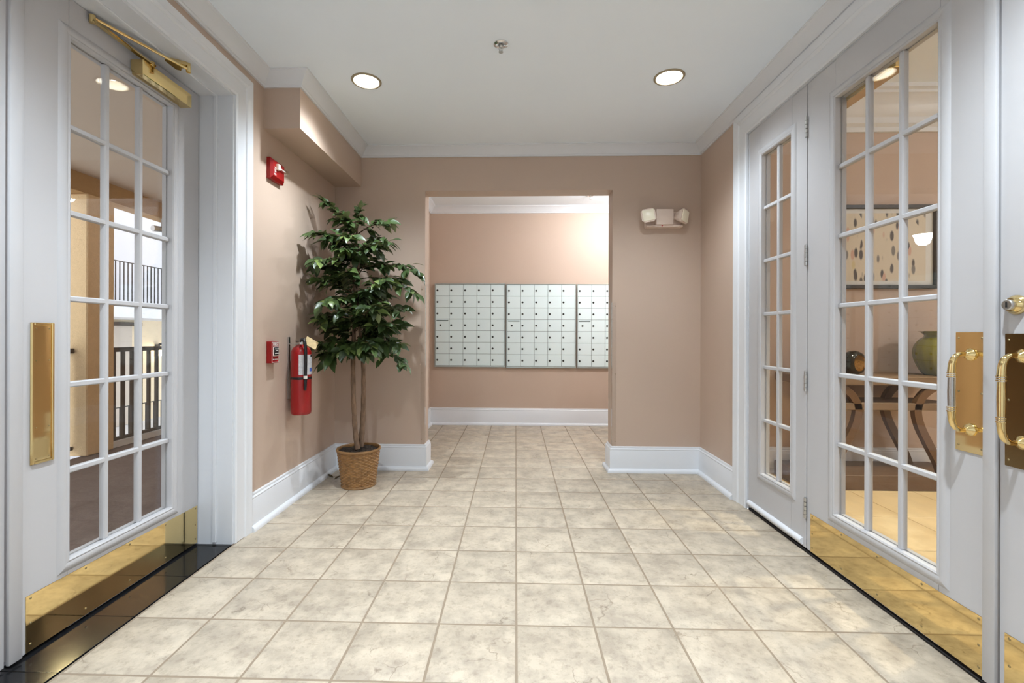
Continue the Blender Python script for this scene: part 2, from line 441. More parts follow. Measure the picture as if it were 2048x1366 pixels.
def panel_ceiling(bm, x0, x1, y0, y1, z, cans, r=.08):
    h = .16
    xs = sorted({x0, x1} | {c[0] - h for c in cans} | {c[0] + h for c in cans}); ys = sorted({y0, y1} | {c[1] - h for c in cans} | {c[1] + h for c in cans})
    for a, b in zip(xs, xs[1:]):
        for c, d in zip(ys, ys[1:]):
            hit = [q for q in cans if a - 1e-6 < q[0] - h and q[0] + h < b + 1e-6 and c - 1e-6 < q[1] - h and q[1] + h < d + 1e-6]
            if hit: holed(bm, a, b, c, d, z, hit[0][0], hit[0][1], r)
            else: bm.faces.new([bm.verts.new(p) for p in ((a, c, z), (b, c, z), (b, d, z), (a, d, z))])
bm = B(); panel_ceiling(bm, XL, XR, YF, YB, ZC, CANS); bx(bm, XL, XR, YF, YB, ZC + .2, ZC + .24)
struct('ceiling', bm, 'ceiling', 'flat white painted vestibule ceiling', smooth=0)
MCANS = []
bm = B(); panel_ceiling(bm, MX0, MX1, YB2, YM, ZM, MCANS); bx(bm, MX0, MX1, YB2, YM, ZM + .16, ZM + .2)
struct('ceiling_mailroom', bm, 'ceiling', 'cream ceiling of the mail room', smooth=0)

flat = lambda a, b, t: (a, b, t)
# crown mouldings
def crown_prof(z, zb, p): 
    h = z - zb
    return [(0, zb), (.012, zb), (.014, zb + .14 * h), (.020, zb + .17 * h), (.026, zb + .30 * h), (.046, zb + .58 * h), (.066, zb + .80 * h), (p - .008, zb + .86 * h), (p - .006, zb + .93 * h), (p, zb + .95 * h), (p, z), (0, z)]
cpath = [(XL, YF), (XL, 2.733), (-1.311, 2.733), (-1.311, YB), (XR, YB), (XR, YF)]
names = ['white crown moulding above the door with the brass closer', 'short white crown moulding across the soffit face', 'white crown moulding along the side of the soffit', 'white crown moulding above the mail room opening', 'white crown moulding above the wide french doors']
tn = 0
for b, nm in zip(sweep(cpath, crown_prof(ZC, 2.632, .082), flat), names):
    tn += 1; struct('trim_%d' % tn, b, 'trim', nm)
mpath = [(MX0, YB2), (MX0, YM), (MX1, YM), (MX1, YB2)]
for b, nm in zip(sweep(mpath, crown_prof(ZM, 2.675, .085), flat), ['cream crown moulding along the left mail room wall', 'cream crown moulding above the mailboxes', 'cream crown moulding along the right mail room wall']):
    tn += 1; struct('trim_%d' % tn, b, 'trim', nm)
# baseboards with shoe moulding
bprof = [(0, 0), (.020, 0), (.020, .178), (.017, .184), (.019, .190), (.016, .196), (.011, .199), (.012, .205), (.009, .212), (0, .214)]
sprof = [(.020, 0.0), (.042, 0.0), (.042, .010), (.039, .020), (.032, .028), (.020, .032)]
bpath = [(XL, 2.575), (XL, YB), (OX0, YB), (OX0, YB2), (MX0, YB2), (MX0, YM), (MX1, YM), (MX1, YB2), (OX1, YB2), (OX1, YB), (XR, YB), (XR, 3.215)]
bn = ['left', 'back_left', 'opening_left', 'mailroom_front_left', 'mailroom_left', 'mailroom_back', 'mailroom_right', 'mailroom_front_right', 'opening_right', 'back_right', 'right']
bl = ['tall white baseboard under the fire extinguisher', 'white baseboard behind the wicker plant basket', 'white baseboard return in the left side of the opening', 'white baseboard on the near mail room wall, left', 'white baseboard along the left mail room wall', 'white baseboard under the mailboxes', 'white baseboard along the right mail room wall', 'white baseboard on the near mail room wall, right', 'white baseboard return in the right side of the opening', 'white baseboard under the emergency light', 'short white baseboard beside the sidelight casing']
for b, s_, n_, l_ in zip(sweep(bpath, bprof, flat), sweep(bpath, sprof, flat), bn, bl):
    o = struct('baseboard_' + n_, b, 'trim', l_); struct('shoe_moulding', s_, 'trim', '', o)
# door casings
def casing_prof(wd): return [(0, 0), (0, .014), (.012, .018), (.016, .014), (.60 * wd, .016), (.64 * wd, .022), (.72 * wd, .024), (.76 * wd, .020), (.90 * wd, .026), (wd, .028), (wd, 0)]
lmap = lambda a, b, t: (XL + t, a, b); rmap = lambda a, b, t: (XR - t, a, b)
# path direction chosen so that "right of travel" points away from the opening
for b, nm in zip(sweep([(2.435, 0), (2.435, 2.435), (.565, 2.435), (.565, 0)], casing_prof(.138), lmap),
                 ['white moulded casing beside the fire alarm wall', 'white moulded head casing above the brass door closer', 'white moulded casing on the near side of the left doors']):
    tn += 1; struct('trim_%d' % tn, b, 'trim', nm)
for b, nm in zip(sweep([(3.055, 0), (3.055, 2.47), (.525, 2.47), (.525, 0)], casing_prof(.155), rmap),
                 ['white moulded casing left of the sidelight', 'white moulded head casing over the french doors', 'white moulded casing on the near side of the french doors']):
    tn += 1; struct('trim_%d' % tn, b, 'trim', nm)
# left jamb lining (reveal) with door stop
bm = B()
bx(bm, XL + .004, -1.80, 2.425, 2.436, 0, 2.437); bx(bm, XL + .004, -1.80, .564, .575, 0, 2.437)
bx(bm, XL + .004, -1.80, .575, 2.425, 2.428, 2.437)
bx(bm, -1.615, -1.635, 2.417, 2.426, 0.012, 2.428, .002); bx(bm, -1.615, -1.635, .575, 2.417, 2.420, 2.429, .002)
tn += 1; struct('trim_%d' % tn, bm, 'trim', 'white jamb lining of the recessed left doorway')
bm = B()
bx(bm, XR + .002, 1.65, 3.048, 3.058, 0, 2.474); bx(bm, XR + .002, 1.65, .522, .532, 0, 2.474); bx(bm, XR + .002, 1.65, .532, 3.048, 2.466, 2.475)
tn += 1; struct('trim_%d' % tn, bm, 'trim', 'white jamb lining around the french doors')
# black stone sill of the left doorway, one stone per tile row
tn += 1
bm = B(); bx(bm, -1.527, -1.80, .575, 2.424, -.06, -.003)
sill = struct('trim_%d' % tn, bm, 'blackstone', 'polished black stone sill below the left doors')
ys = [.575] + [TY + j * TS for j in range(-3, 3)] + [2.424]
for a, b in zip(ys, ys[1:]):
    if b - a > .02:
        q = B(); bx(q, -1.529, -1.795, a + .001, b - .001, -.003, .002, .001); finish('stone', q, 'blackstone', sill)
tn += 1
bm = B(); bx(bm, 1.533, 1.65, .532, 3.048, -.06, .006, .003); struct('trim_%d' % tn, bm, 'rubber', 'black threshold strip under the french doors')

# ---------------------------------------------------------------- doors
def make_door(name, label, X0, sgn, y0, y1, z0, z1, lite, cols, rows):
    root = empty(name, (X0, (y0 + y1) / 2, 0)); tag(root, label, 'door', kind='structure')
    off = Vector(root.location)
    def M(d, y, z): return Vector((X0 + sgn * d, y, z)) - off
    def dbox(bm, d0, d1, a0, a1, b0, b1, bev=0, seg=1):
        p, q = M(d0, a0, b0), M(d1, a1, b1); bx(bm, p.x, q.x, p.y, q.y, p.z, q.z, bev, seg); return bm
    th = -.045; ly0, ly1, lz0, lz1 = lite
    fw = .034                                                       # glazing bead width
    hy0, hy1, hz0, hz1 = ly0 - .004, ly1 + .004, lz0 - .004, lz1 + .004
    for a, b in ((y0, hy0), (hy1, y1)): finish('stile', dbox(B(), th, 0, a, b, z0, z1, .0015), 'doorpaint', root)
    for a, b in ((z0, hz0), (hz1, z1)): finish('rail', dbox(B(), th, 0, hy0, hy1, a, b), 'doorpaint', root)
    pr = [(0, -.016), (0, .004), (.006, .008), (.012, .006), (.024, .010), (.034, .008), (.042, .004), (.046, 0), (.0035, 0), (.0035, -.016)]
    sg = sgn
    path = [(hy0, hz0), (hy0, hz1), (hy1, hz1), (hy1, hz0)]          # travelling clockwise: left of travel is outside
    path = path[::-1]
    def mp(a, b, t): return M(t, a, b)
    bead = join(sweep(path, [(u - .004, t) for u, t in pr], mp, closed=True)); finish('glazing_bead', bead, 'doorpaint', root)
    pr2 = [(u, -.045 - t) for u, t in pr]
    finish('glazing_bead', join(sweep(path, [(u - .004, t) for u, t in pr2], mp, closed=True)), 'doorpaint', root)
    mw = .011; gc = -.0225
    xs = [ly0 + (ly1 - ly0) * k / cols for k in range(cols + 1)]; zs = [lz0 + (lz1 - lz0) * k / rows for k in range(rows + 1)]
    for x in xs[1:-1]: finish('muntin', dbox(B(), gc - .013, gc + .013, x - mw, x + mw, lz0 - .002, lz1 + .002, .004), 'doorpaint', root)
    for z in zs[1:-1]: finish('muntin', dbox(B(), gc - .0125, gc + .0125, ly0 - .002, ly1 + .002, z - mw, z + mw, .004), 'doorpaint', root)
    pm = None
    for i in range(cols):
        for k in range(rows):
            cy, cz = (xs[i] + xs[i + 1]) / 2, (zs[k] + zs[k + 1]) / 2; p = M(gc, cy, cz)
            if pm is None:
                hw, hh = (xs[1] - xs[0]) / 2 - .002, (zs[1] - zs[0]) / 2 - .002
                o = finish('pane', bx(B(), -.003, .003, -hw, hw, -hh, hh), 'glass', root, 0); pm = o.data; o.location = p
            else: inst('pane', pm, root, p)
    return root, M, dbox
def screws(parent, M, spots, d=.003, r=.0045, m='screw'):
    me = None
    for (y, z) in spots:
        if me is None:
            o = finish('screw', lathe(B(), [(0, .002), (r * .6, .002), (r, .0005), (r, -.001)], ax=(1, 0, 0), n=10), m, parent); me = o.data
        else: o = inst('screw', me, parent)
        o.location = M(d, y, z)
        if M(1, 0, 0).x < M(0, 0, 0).x: o.rotation_euler = (0, 0, math.pi)
def kick(root, M, dbox, y0, y1, z0, z1):
    k = finish('kick_plate', dbox(B(), 0, .002, y0, y1, z0, z1, .0008), 'brass_plate', root)
    n = 5
    sp = [(y0 + .015 + (y1 - y0 - .03) * i / (n - 1), z) for i in range(n) for z in (z0 + .025, z1 - .012)] + [(y0 + .015, (z0 + z1) / 2), (y1 - .015, (z0 + z1) / 2)]
    screws(k, M, sp, .002)
def astragal(root, dbox, y0, y1, z0, z1):
    finish('astragal', dbox(B(), 0, .014, y0, y1, z0, z1, .004, 2), 'doorpaint', root)

# left pair (recessed)
LZ = (.274, 2.271)
dA = make_door('door_1', 'white french door with brass push plate and brass closer, left', XLD, 1, 1.512, 2.419, .012, 2.425, (1.706, 2.226) + LZ, 3, 6)
root, M, dbox = dA
kick(root, M, dbox, 1.552, 2.414, .014, .213); astragal(root, dbox, 1.488, 1.532, .014, 2.424)
pp = finish('push_plate', dbox(B(), 0, .004, 1.564, 1.645, .671, 1.177, .001), 'brass_plate', root)
for a in ((1.564, 1.574, .671, 1.177), (1.635, 1.645, .671, 1.177), (1.574, 1.635, .671, .681), (1.574, 1.635, 1.167, 1.177)):
    finish('plate_border', dbox(B(), .003, .008, *a, .0025), 'brass', pp)
screws(pp, M, [(1.582, .69), (1.627, .69), (1.582, 1.155), (1.627, 1.155), (1.582, .80), (1.627, .80), (1.582, 1.04), (1.627, 1.04)], .004, .0025)
def closer(root, M, dbox, y0, y1, z0, z1, d0, d1, arms=True):
    c = finish('door_closer', dbox(B(), d0, d1, y0, y1, z0, z1, .002), 'brass', root)
    if arms:
        e = M(.012, 1.785, 2.398); sh = M(.045, 2.05, 2.372); br = M(.150, 2.135, 2.400)
        q = B(); cyl(q, M(.040, 2.05, z1 - .002), M(.040, 2.05, 2.385), .013, 14); finish('spindle', q, 'brass', c)
        def bar(a, b, w_, h_):
            q = B(); d = (b - a).normalized(); s = d.cross(Vector((0, 0, 1))).normalized() * w_; u = Vector((0, 0, h_))
            v = [[q.verts.new(p + s * i + u * j) for i, j in ((-1, -1), (1, -1), (1, 1), (-1, 1))] for p in (a, b)]
            for k in range(4): q.faces.new((v[0][k], v[0][(k + 1) % 4], v[1][(k + 1) % 4], v[1][k]))
            q.faces.new(v[0]); q.faces.new(v[1]); return q
        finish('closer_arm', bar(sh + Vector((0, .01, 0)), e, .009, .004), 'brass', c)
        q = B(); e2 = e + Vector((0, 0, .010)); tube(q, [e2, (e2 + br) / 2, br], [.006, .0065, .0055], 10); finish('closer_rod', q, 'brass', c)
        q = B(); cyl(q, e - Vector((0, 0, .012)), e + Vector((0, 0, .018)), .011, 14); finish('elbow_pin', q, 'brass', c)
        q = B(); cyl(q, br - Vector((0, 0, .014)), br + Vector((0, 0, .012)), .010, 12); finish('shoe_pin', q, 'brass', c)
        q = B(); pl = [(.075, 2.085), (.085, 2.070), (.100, 2.085), (.150, 2.118), (.160, 2.135), (.150, 2.150), (.110, 2.145), (.092, 2.165), (.075, 2.155)]
        lo = [q.verts.new(M(d, y, 2.412)) for d, y in pl]; hi = [q.verts.new(M(d, y, 2.4275)) for d, y in pl]
        q.faces.new(lo); q.faces.new(hi)
        for k in range(len(pl)): q.faces.new((lo[k], lo[(k + 1) % len(pl)], hi[(k + 1) % len(pl)], hi[k]))
        finish('shoe_bracket', q, 'brass', c)
closer(root, M, dbox, 1.978, 2.282, 2.290, 2.357, .001, .060)
dB = make_door('door_2', 'white french door leaf cut off by the left picture edge', XLD, 1, .585, 1.486, .012, 2.425, (.78, 1.30) + LZ, 3, 6)
kick(*dB, .60, 1.47, .014, .213)

# right row: sidelight leaf, door with pull, second leaf
dC = make_door('door_3', 'narrow white sidelight with two columns of panes', XRD, -1, 2.452, 3.044, .018, 2.464, (2.585, 2.888, .280, 2.262), 2, 6)
root, M, dbox = dC
q = B(); n = 8
for yy in (2.470, 3.030):
    pass
pts = [(.018 * math.sin(math.pi * k / n), .045 - .018 * math.cos(math.pi * k / n)) for k in range(n + 1)]
r0 = [q.verts.new(M(d, 2.475, z)) for d, z in pts]; r1 = [q.verts.new(M(d, 3.036, z)) for d, z in pts]
for k in range(n + 1): q.faces.new((r0[k], r0[(k + 1) % (n + 1)], r1[(k + 1) % (n + 1)], r1[k]))
q.faces.new(r0); q.faces.new(r1); finish('door_sweep', q, 'trim', root)
for zc in (2.239, 1.563, .900, .232):
    h = empty('hinge'); h.parent = root
    for k in range(5):
        q = B(); cyl(q, M(.006, 2.447, zc - .055 + k * .022), M(.006, 2.447, zc - .055 + k * .022 + .020), .0075, 12); finish('knuckle', q, 'steel', h)
    q = B(); dbox(q, -.002, .003, 2.448, 2.462, zc - .053, zc + .053); finish('hinge_leaf', q, 'steel', h)
RZ = (.284, 2.280)
dD = make_door('door_4', 'white french door with grey grip brass pull handle', XRD, -1, 1.500, 2.444, .018, 2.464, (1.700, 2.232) + RZ, 3, 6)
root, M, dbox = dD
kick(root, M, dbox, 1.536, 2.412, .020, .216); astragal(root, dbox, 1.490, 1.530, .02, 2.462)
def pull(root, M, dbox, y0, y1, z0, z1, yc, zt, zb, plate, grip):
    p = finish('pull_plate', dbox(B(), 0, .003, y0, y1, z0, z1, .001), plate, root)
    screws(p, M, [(y, z) for y in (y0 + .012, y1 - .012) for z in (z0 + .02, (z0 + z1) / 2, z1 - .02)], .003, .0035)
    h = empty('pull_handle'); h.parent = root
    for z, s in ((zt, 1), (zb, -1)):
        q = B(); lathe(q, [(.020, 0), (.021, .004), (.017, .010), (.010, .016), (.0075, .022), (0, .0225)], M(.003, yc, z), M(1, 0, 0) - M(0, 0, 0), 20); finish('rosette', q, 'brass', h)
        q = B(); st = [M(.010, yc, z), M(.035, yc, z + .002 * s), M(.054, yc, z - .008 * s), M(.063, yc, z - .028 * s), M(.066, yc, z - .060 * s)]
        tube(q, smooth_path(st, 5), [.0065 + .0045 * min(1, k / 20) for k in range(21)], 14); finish('handle_arm', q, 'brass', h)
        for k in range(3):
            q = B(); zz = z - (.062 + .006 * k) * s; cyl(q, M(.066, yc, zz - .002), M(.066, yc, zz + .002), .0125 - .001 * (k == 1), 16); finish('collar', q, 'brass', h)
    q = B(); tube(q, [M(.066, yc, zb + .078), M(.066, yc, (zt + zb) / 2), M(.066, yc, zt - .078)], [.0095, .0105, .0095], 16); finish('grip', q, grip, h)
pull(root, M, dbox, 1.530, 1.632, .745, 1.152, 1.579, 1.076, .824, 'brass_plate', 'gripmetal')
c = finish('door_closer', dbox(B(), -.046, -.105, 1.95, 2.40, 2.262, 2.325, .003), 'brass', root)
dE = make_door('door_5', 'white french door with deadbolt at the right picture edge', XRD, -1, .555, 1.488, .018, 2.464, (.78, 1.31) + RZ, 3, 6)
root, M, dbox = dE
kick(root, M, dbox, .58, 1.472, .020, .212)
pull(root, M, dbox, 1.370, 1.472, .735, 1.146, 1.421, 1.078, .817, 'bronze', 'brass')
lk = empty('deadbolt'); lk.parent = root
q = B(); lathe(q, [(.030, 0), (.030, .006), (.024, .016), (.020, .022), (.0, .022)], M(0, 1.440, 1.234), (-1, 0, 0), 24); finish('rose', q, 'brass', lk)
q = B(); lathe(q, [(.0165, .02), (.0165, .030), (.014, .032), (0, .032)], M(0, 1.440, 1.234), (-1, 0, 0), 24); finish('lock_cylinder', q, 'steel', lk)
q = B(); dbox(q, .031, .034, 1.4385, 1.4415, 1.226, 1.242); finish('keyhole', q, 'black', lk)

# ---------------------------------------------------------------- ceiling fixtures
def can(x, y, z, label, energy, col=CAN_COL, seen=True):
    r = empty('recessed_light', (x, y, z)); tag(r, label, 'ceiling light', 'recessed ceiling downlights')
    finish('trim_ring', lathe(B(), [(.074, .004), (.074, -.002), (.078, -.006), (.088, -.006), (.092, -.002), (.092, .0)], n=40), 'canring', r)
    finish('reflector', lathe(B(), [(.0745, .001), (.071, .03), (.062, .07), (.052, .10), (.052, .125)], n=36), 'reflector', r)
    finish('bulb', lathe(B(), [(0, .085), (.030, .086), (.044, .092), (.050, .102), (.050, .12), (0, .12)], n=28), 'bulb', r)
    l = bpy.data.lights.new('lamp', 'SPOT'); l.energy = energy; l.color = col; l.shadow_soft_size = .03; l.spot_size = R(138); l.spot_blend = .85
    lo = bpy.data.objects.new('lamp', l); C.objects.link(lo); lo.parent = r; lo.location = (0, 0, .055)
    return r
can(*CANS[0], ZC, 'lit recessed ceiling downlight beside the soffit', CAN_W * 1.2)
can(*CANS[1], ZC, 'lit recessed ceiling downlight on the french door side', CAN_W * .9)
can(*CANS[2], ZC, 'added recessed downlight overhead near the left doors, out of frame', CAN_W * 1.95)  # added pair out of view, boosted to lift near floor and ceiling
can(*CANS[3], ZC, 'added recessed downlight overhead near the french doors, out of frame', CAN_W * 1.95)
can(*CANS[4], ZC, 'unseen recessed downlight added behind the viewer, left', CAN_W)  # added pair, never in view, for more bounce on the ceiling
can(*CANS[5], ZC, 'unseen recessed downlight added behind the viewer, right', CAN_W)
r = empty('flush_light', (1.30, 4.70, ZM)); tag(r, 'round flush ceiling light of the mail room, hidden by the wall', 'ceiling light')
finish('diffuser', lathe(B(), [(0, -.05), (.09, -.044), (.13, -.02), (.14, 0)], n=28), 'lampglass', r); finish('base_ring', lathe(B(), [(.14, 0), (.155, 0), (.155, -.012), (.14, -.016)], n=28), 'chrome', r)
l = bpy.data.lights.new('lamp', 'POINT'); l.energy = 38; l.color = (.90, .955, 1); l.shadow_soft_size = .08
lo = bpy.data.objects.new('lamp', l); C.objects.link(lo); lo.parent = r; lo.location = (0, 0, -.15)
def sprinkler(x, y, z, label):
    r = empty('sprinkler_head', (x, y, z)); tag(r, label, 'sprinkler')
    finish('escutcheon', lathe(B(), [(.040, 0), (.039, -.004), (.028, -.009), (.018, -.006), (.016, -.002)], n=28), 'chrome', r)
    finish('nozzle', lathe(B(), [(.011, 0), (.011, -.016), (.007, -.020), (.004, -.022)], n=16), 'steel', r)
    for s in (-1, 1):
        q = B(); tube(q, [(s * .008, 0, -.014), (s * .010, 0, -.028), (s * .006, 0, -.040)], .0022, 8); finish('frame_arm', q, 'steel', r)
    q = B(); cyl(q, (0, 0, -.020), (0, 0, -.040), .002, 8); finish('glass_bulb', q, 'steel', r)
    finish('deflector', lathe(B(), [(0, -.040), (.012, -.041), (.012, -.045), (0, -.046)], n=18), 'steel', r)
sprinkler(-.084, 2.466, ZC, 'chrome fire sprinkler head in the vestibule ceiling')
sprinkler(.86, 5.30, ZM, 'small fire sprinkler head in the mail room ceiling')

# ---------------------------------------------------------------- mailboxes
def mail_bank(x0, x1, z0, z1, y, label, mtx=None, cols=5, rows=7, slot=True):
    r = empty('mailbox_bank', ((x0 + x1) / 2, y, z0)); tag(r, label, 'mailbox', 'aluminium mailbox banks')
    W, Hh = x1 - x0, z1 - z0
    f = .010
    finish('cabinet', bx(B(), -W / 2 + f, W / 2 - f, -.010, 0, .012, Hh - .006), 'mailgap', r)
    for a in ((-W / 2, -W / 2 + f, 0, Hh), (W / 2 - f, W / 2, 0, Hh), (-W / 2 + f, W / 2 - f, 0, .020), (-W / 2 + f, W / 2 - f, Hh - .008, Hh)):
        finish('frame_rail', bx(B(), a[0], a[1], -.026, 0, a[2], a[3], .001), 'mailframe', r)
    dw, dh = (W - 2 * f) / cols, (Hh - .028) / rows
    dm = lm = None
    for i in range(cols):
        for k in range(rows):
            cx, cz = -W / 2 + f + dw * (i + .5), .020 + dh * (rows - 1 - k + .5)
            if dm is None:
                d = finish('mailbox_door', bx(B(), -dw / 2 + .0018, dw / 2 - .0018, -.006, 0, -dh / 2 + .0018, dh / 2 - .0018, .0012), 'mailmetal', r); dm = d.data
            else: d = inst('mailbox_door', dm, r)
            d.location = (cx, -.012, cz)
            sl = slot and i == 0 and k == 3
            if lm is None:
                l = finish('lock', lathe(B(), [(0, .005), (.008, .005), (.011, .003), (.0125, 0)], ax=(0, -1, 0), n=14), 'lockdark', d); lm = l.data
            else: l = inst('lock', lm, d)
            l.location = (-dw * (.15 if sl else .36), -.006, -.004)
            if sl:
                finish('mail_slot', bx(B(), -dw / 2 + .012, dw / 2 - .012, -.009, -.004, dh / 2 - .024, dh / 2 - .012, .002), 'slot', d)
    if mtx: r.matrix_world = mtx
    return r
mail_bank(-1.025, -.129, .730, 1.785, YM, 'bank of aluminium mailboxes nearest the mail room corner')
mail_bank(-.119, .757, .724, 1.780, YM, 'middle bank of aluminium mailboxes on the facing wall')
mail_bank(.769, 1.645, .722, 1.778, YM, 'brightly lit mailbox bank half hidden by the opening edge')
b4 = mail_bank(-.44, .44, .724, 1.78, 0, 'aluminium mailbox bank seen edge on along the side wall')
b4.location = (MX0, 4.95, .724); b4.rotation_euler = (0, 0, math.pi / 2)

# ---------------------------------------------------------------- wall devices
# emergency light
r = empty('emergency_light', (1.215, YB, 2.03)); tag(r, 'white twin head emergency light on the wall by the french doors', 'emergency light')
finish('back_plate', bx(B(), -.150, .150, -.022, 0, 0, .130, .006), 'ivory', r)
finish('housing', bx(B(), -.070, .070, -.075, -.012, .012, .140, .006, 2), 'ivory', r)
finish('base_lip', bx(B(), -.150, .150, -.062, 0, -.004, .012, .004), 'ivory', r)
for s, rz, rx in ((-1, .18, -.12), (1, .75, .10)):
    h = empty('lamp_head', (s * .135, -.070, .078)); h.parent = r; h.rotation_euler = (rx, .15 * s, s * rz)
    q = B(); a = []                                                  # flared square shell: small back, wide rounded front
    for d, hw, hh in ((.045, .026, .028), (.030, .034, .036), (-.022, .056, .056), (-.030, .056, .056)):
        c_ = .35; a.append([q.verts.new((x * hw, d, z * hh)) for x, z in ((-1, -1 + c_), (-1 + c_, -1), (1 - c_, -1), (1, -1 + c_), (1, 1 - c_), (1 - c_, 1), (-1 + c_, 1), (-1, 1 - c_))])
    for u, v in zip(a, a[1:]):
        for k in range(8): q.faces.new((u[k], u[(k + 1) % 8], v[(k + 1) % 8], v[k]))
    q.faces.new(a[0]); q.faces.new(a[-1]); finish('shell', q, 'ivory', h, 40)
    finish('lens', bx(B(), -.046, .046, -.036, -.029, -.046, .046, .010, 2), 'lensivory', h)
    q = B(); cyl(q, (0, .05, -.01), (-s * .05, .07, -.03), .014, 12); finish('swivel', q, 'ivory', h)
q = B(); cyl(q, (-.02, -.064, .004), (-.02, -.058, .004), .005, 10); finish('indicator', q, 'led', r)
# fire strobe
r = empty('fire_strobe', (XL, 2.84, 2.10)); tag(r, 'red fire alarm strobe with clear lens high on the wall', 'fire alarm')
q = B()
ring_ = []
for d, iy, iz0, iz1 in ((0, .078, 0, .128), (.022, .078, 0, .128), (.036, .066, .020, .116)):
    ring_.append([q.verts.new((d, y, z)) for y, z in ((-iy, iz0), (iy, iz0), (iy, iz1), (-iy, iz1))])
for a, b in zip(ring_, ring_[1:]):
    for k in range(4): q.faces.new((a[k], a[(k + 1) % 4], b[(k + 1) % 4], b[k]))
q.faces.new(ring_[0]); q.faces.new(ring_[-1]); finish('body', q, 'redplastic', r, 20)
finish('lens_base', bx(B(), .034, .052, -.030, -.006, .066, .102, .002), 'lensivory', r)
finish('strobe_lens', bx(B(), .030, .064, -.006, .072, .062, .098, .006, 2), 'clearplastic', r)
q = B(); cyl(q, (.045, 0, .081), (.045, .06, .081), .004, 8); finish('flash_tube', q, 'white', r)
text_obj('lettering', 'FIRE', .030, 'white', r, Matrix.Translation((.0365, -.045, .052)) @ FACE_PX @ Matrix.Rotation(-math.pi / 2, 4, 'Z'))
# pull station
r = empty('fire_pull_station', (XL, 2.808, .958)); tag(r, 'red fire alarm pull station with white FIRE lettering', 'fire alarm')
finish('body', bx(B(), 0, .034, -.042, .042, 0, .135, .002), 'redplastic', r)
for a in ((-.040, -.0375, .004, .131), (.0375, .040, .004, .131), (-.0375, .0375, .004, .0065), (-.0375, .0375, .1285, .131)):
    finish('border', bx(B(), .0335, .0348, *a), 'white', r)
hd = finish('handle', bx(B(), .033, .044, -.024, .024, .048, .098, .003), 'black', r)
q = B(); bx(q, .033, .038, -.028, .028, .043, .101, .002); finish('handle_surround', q, 'white', r)
finish('grip_bar', bx(B(), .043, .047, -.022, .022, .058, .063, .001), 'white', hd)
text_obj('lettering', 'FIRE', .032, 'white', r, Matrix.Translation((.0345, 0, .114)) @ FACE_PX)
text_obj('lettering', 'PULL IN CASE', .0075, 'white', r, Matrix.Translation((.0445, 0, .088)) @ FACE_PX)
text_obj('lettering', 'OF FIRE', .0075, 'white', r, Matrix.Translation((.0445, 0, .078)) @ FACE_PX)
text_obj('lettering', 'PULL DOWN', .010, 'white', r, Matrix.Translation((.0345, 0, .022)) @ FACE_PX)
# fire extinguisher
EX, EY = XL + .085, 3.045
r = empty('fire_extinguisher', (EX, EY, .60)); tag(r, 'red fire extinguisher with black hose hanging beside the tree', 'fire extinguisher')
finish('cylinder', lathe(B(), [(0, .006), (.050, .004), (.058, 0), (.063, .008), (.065, .02), (.065, .40), (.062, .425), (.052, .445), (.036, .458), (.022, .464), (.018, .470), (0, .472)], n=40), 'red', r)
finish('valve', lathe(B(), [(.017, .468), (.017, .484), (.013, .488), (.013, .508), (0, .51)], n=16), 'chrome', r)
q = B(); bx(q, -.008, .008, -.078, .030, .500, .507, .002); finish('lever', q, 'black', r)
q = B(); bx(q, -.007, .007, -.070, .030, .488, .494, .002); finish('carry_handle', q, 'black', r)
o = r.children[-2]; o.rotation_euler = (-.22, 0, 0)
q = B(); cyl(q, (.012, 0, .497), (.030, 0, .497), .013, 14); finish('gauge', q, 'chrome', r)
q = B(); hp = smooth_path([(.010, -.020, .500), (.030, -.046, .502), (.052, -.058, .480), (.056, -.056, .40), (.055, -.056, .28), (.055, -.056, .24)], 6); tube(q, hp, .0105, 14); finish('hose', q, 'rubber', r)
q = B(); cyl(q, (.055, -.056, .243), (.055, -.056, .262), .0125, 14); finish('ferrule', q, 'white', r)
q = B(); tube(q, [(.055, -.056, .245), (.054, -.056, .20), (.054, -.056, .165)], [.011, .010, .008], 14); finish('horn', q, 'rubber', r)
q = B(); lathe(q, [(.0662, .236), (.0668, .238), (.0668, .250), (.0662, .252)], n=40); finish('strap', q, 'rubber', r)
# printed label wrapped on the cylinder
q = B(); n = 14; a0, a1 = R(-78), R(28); lo = []; hi = []
for k in range(n + 1):
    a = a0 + (a1 - a0) * k / n; lo.append(q.verts.new((.0656 * math.cos(a), .0656 * math.sin(a), .268))); hi.append(q.verts.new((.0656 * math.cos(a), .0656 * math.sin(a), .402)))
for k in range(n): q.faces.new((lo[k], lo[k + 1], hi[k + 1], hi[k]))
lb = finish('label_sheet', q, 'labelwhite', r)
for (za, zb_, aa, ab, mm) in ((.386, .400, -6, 26, 'black'), (.288, .312, -14, 20, 'labelblue')):
    q = B(); lo = []; hi = []
    for k in range(5):
        a = R(aa + (ab - aa) * k / 4); lo.append(q.verts.new((.0659 * math.cos(a), .0659 * math.sin(a), za))); hi.append(q.verts.new((.0659 * math.cos(a), .0659 * math.sin(a), zb_)))
    for k in range(4): q.faces.new((lo[k], lo[k + 1], hi[k + 1], hi[k]))
    finish('label_print', q, mm, lb)
q = B(); bx(q, -.085, -.078, -.018, .006, .10, .520, .001); finish('wall_bracket', q, 'steel', r)
q = B(); bx(q, -.080, .0, -.016, .004, .470, .474); finish('hanger_arm', q, 'steel', r)
q = B(); tg = bx(q, -.001, .001, -.030, .030, -.045, .045, .0004); tg = finish('inspection_tag', q, 'tag', r); tg.location = (.050, .040, .478); tg.rotation_euler = (R(58), R(-16), R(-38))

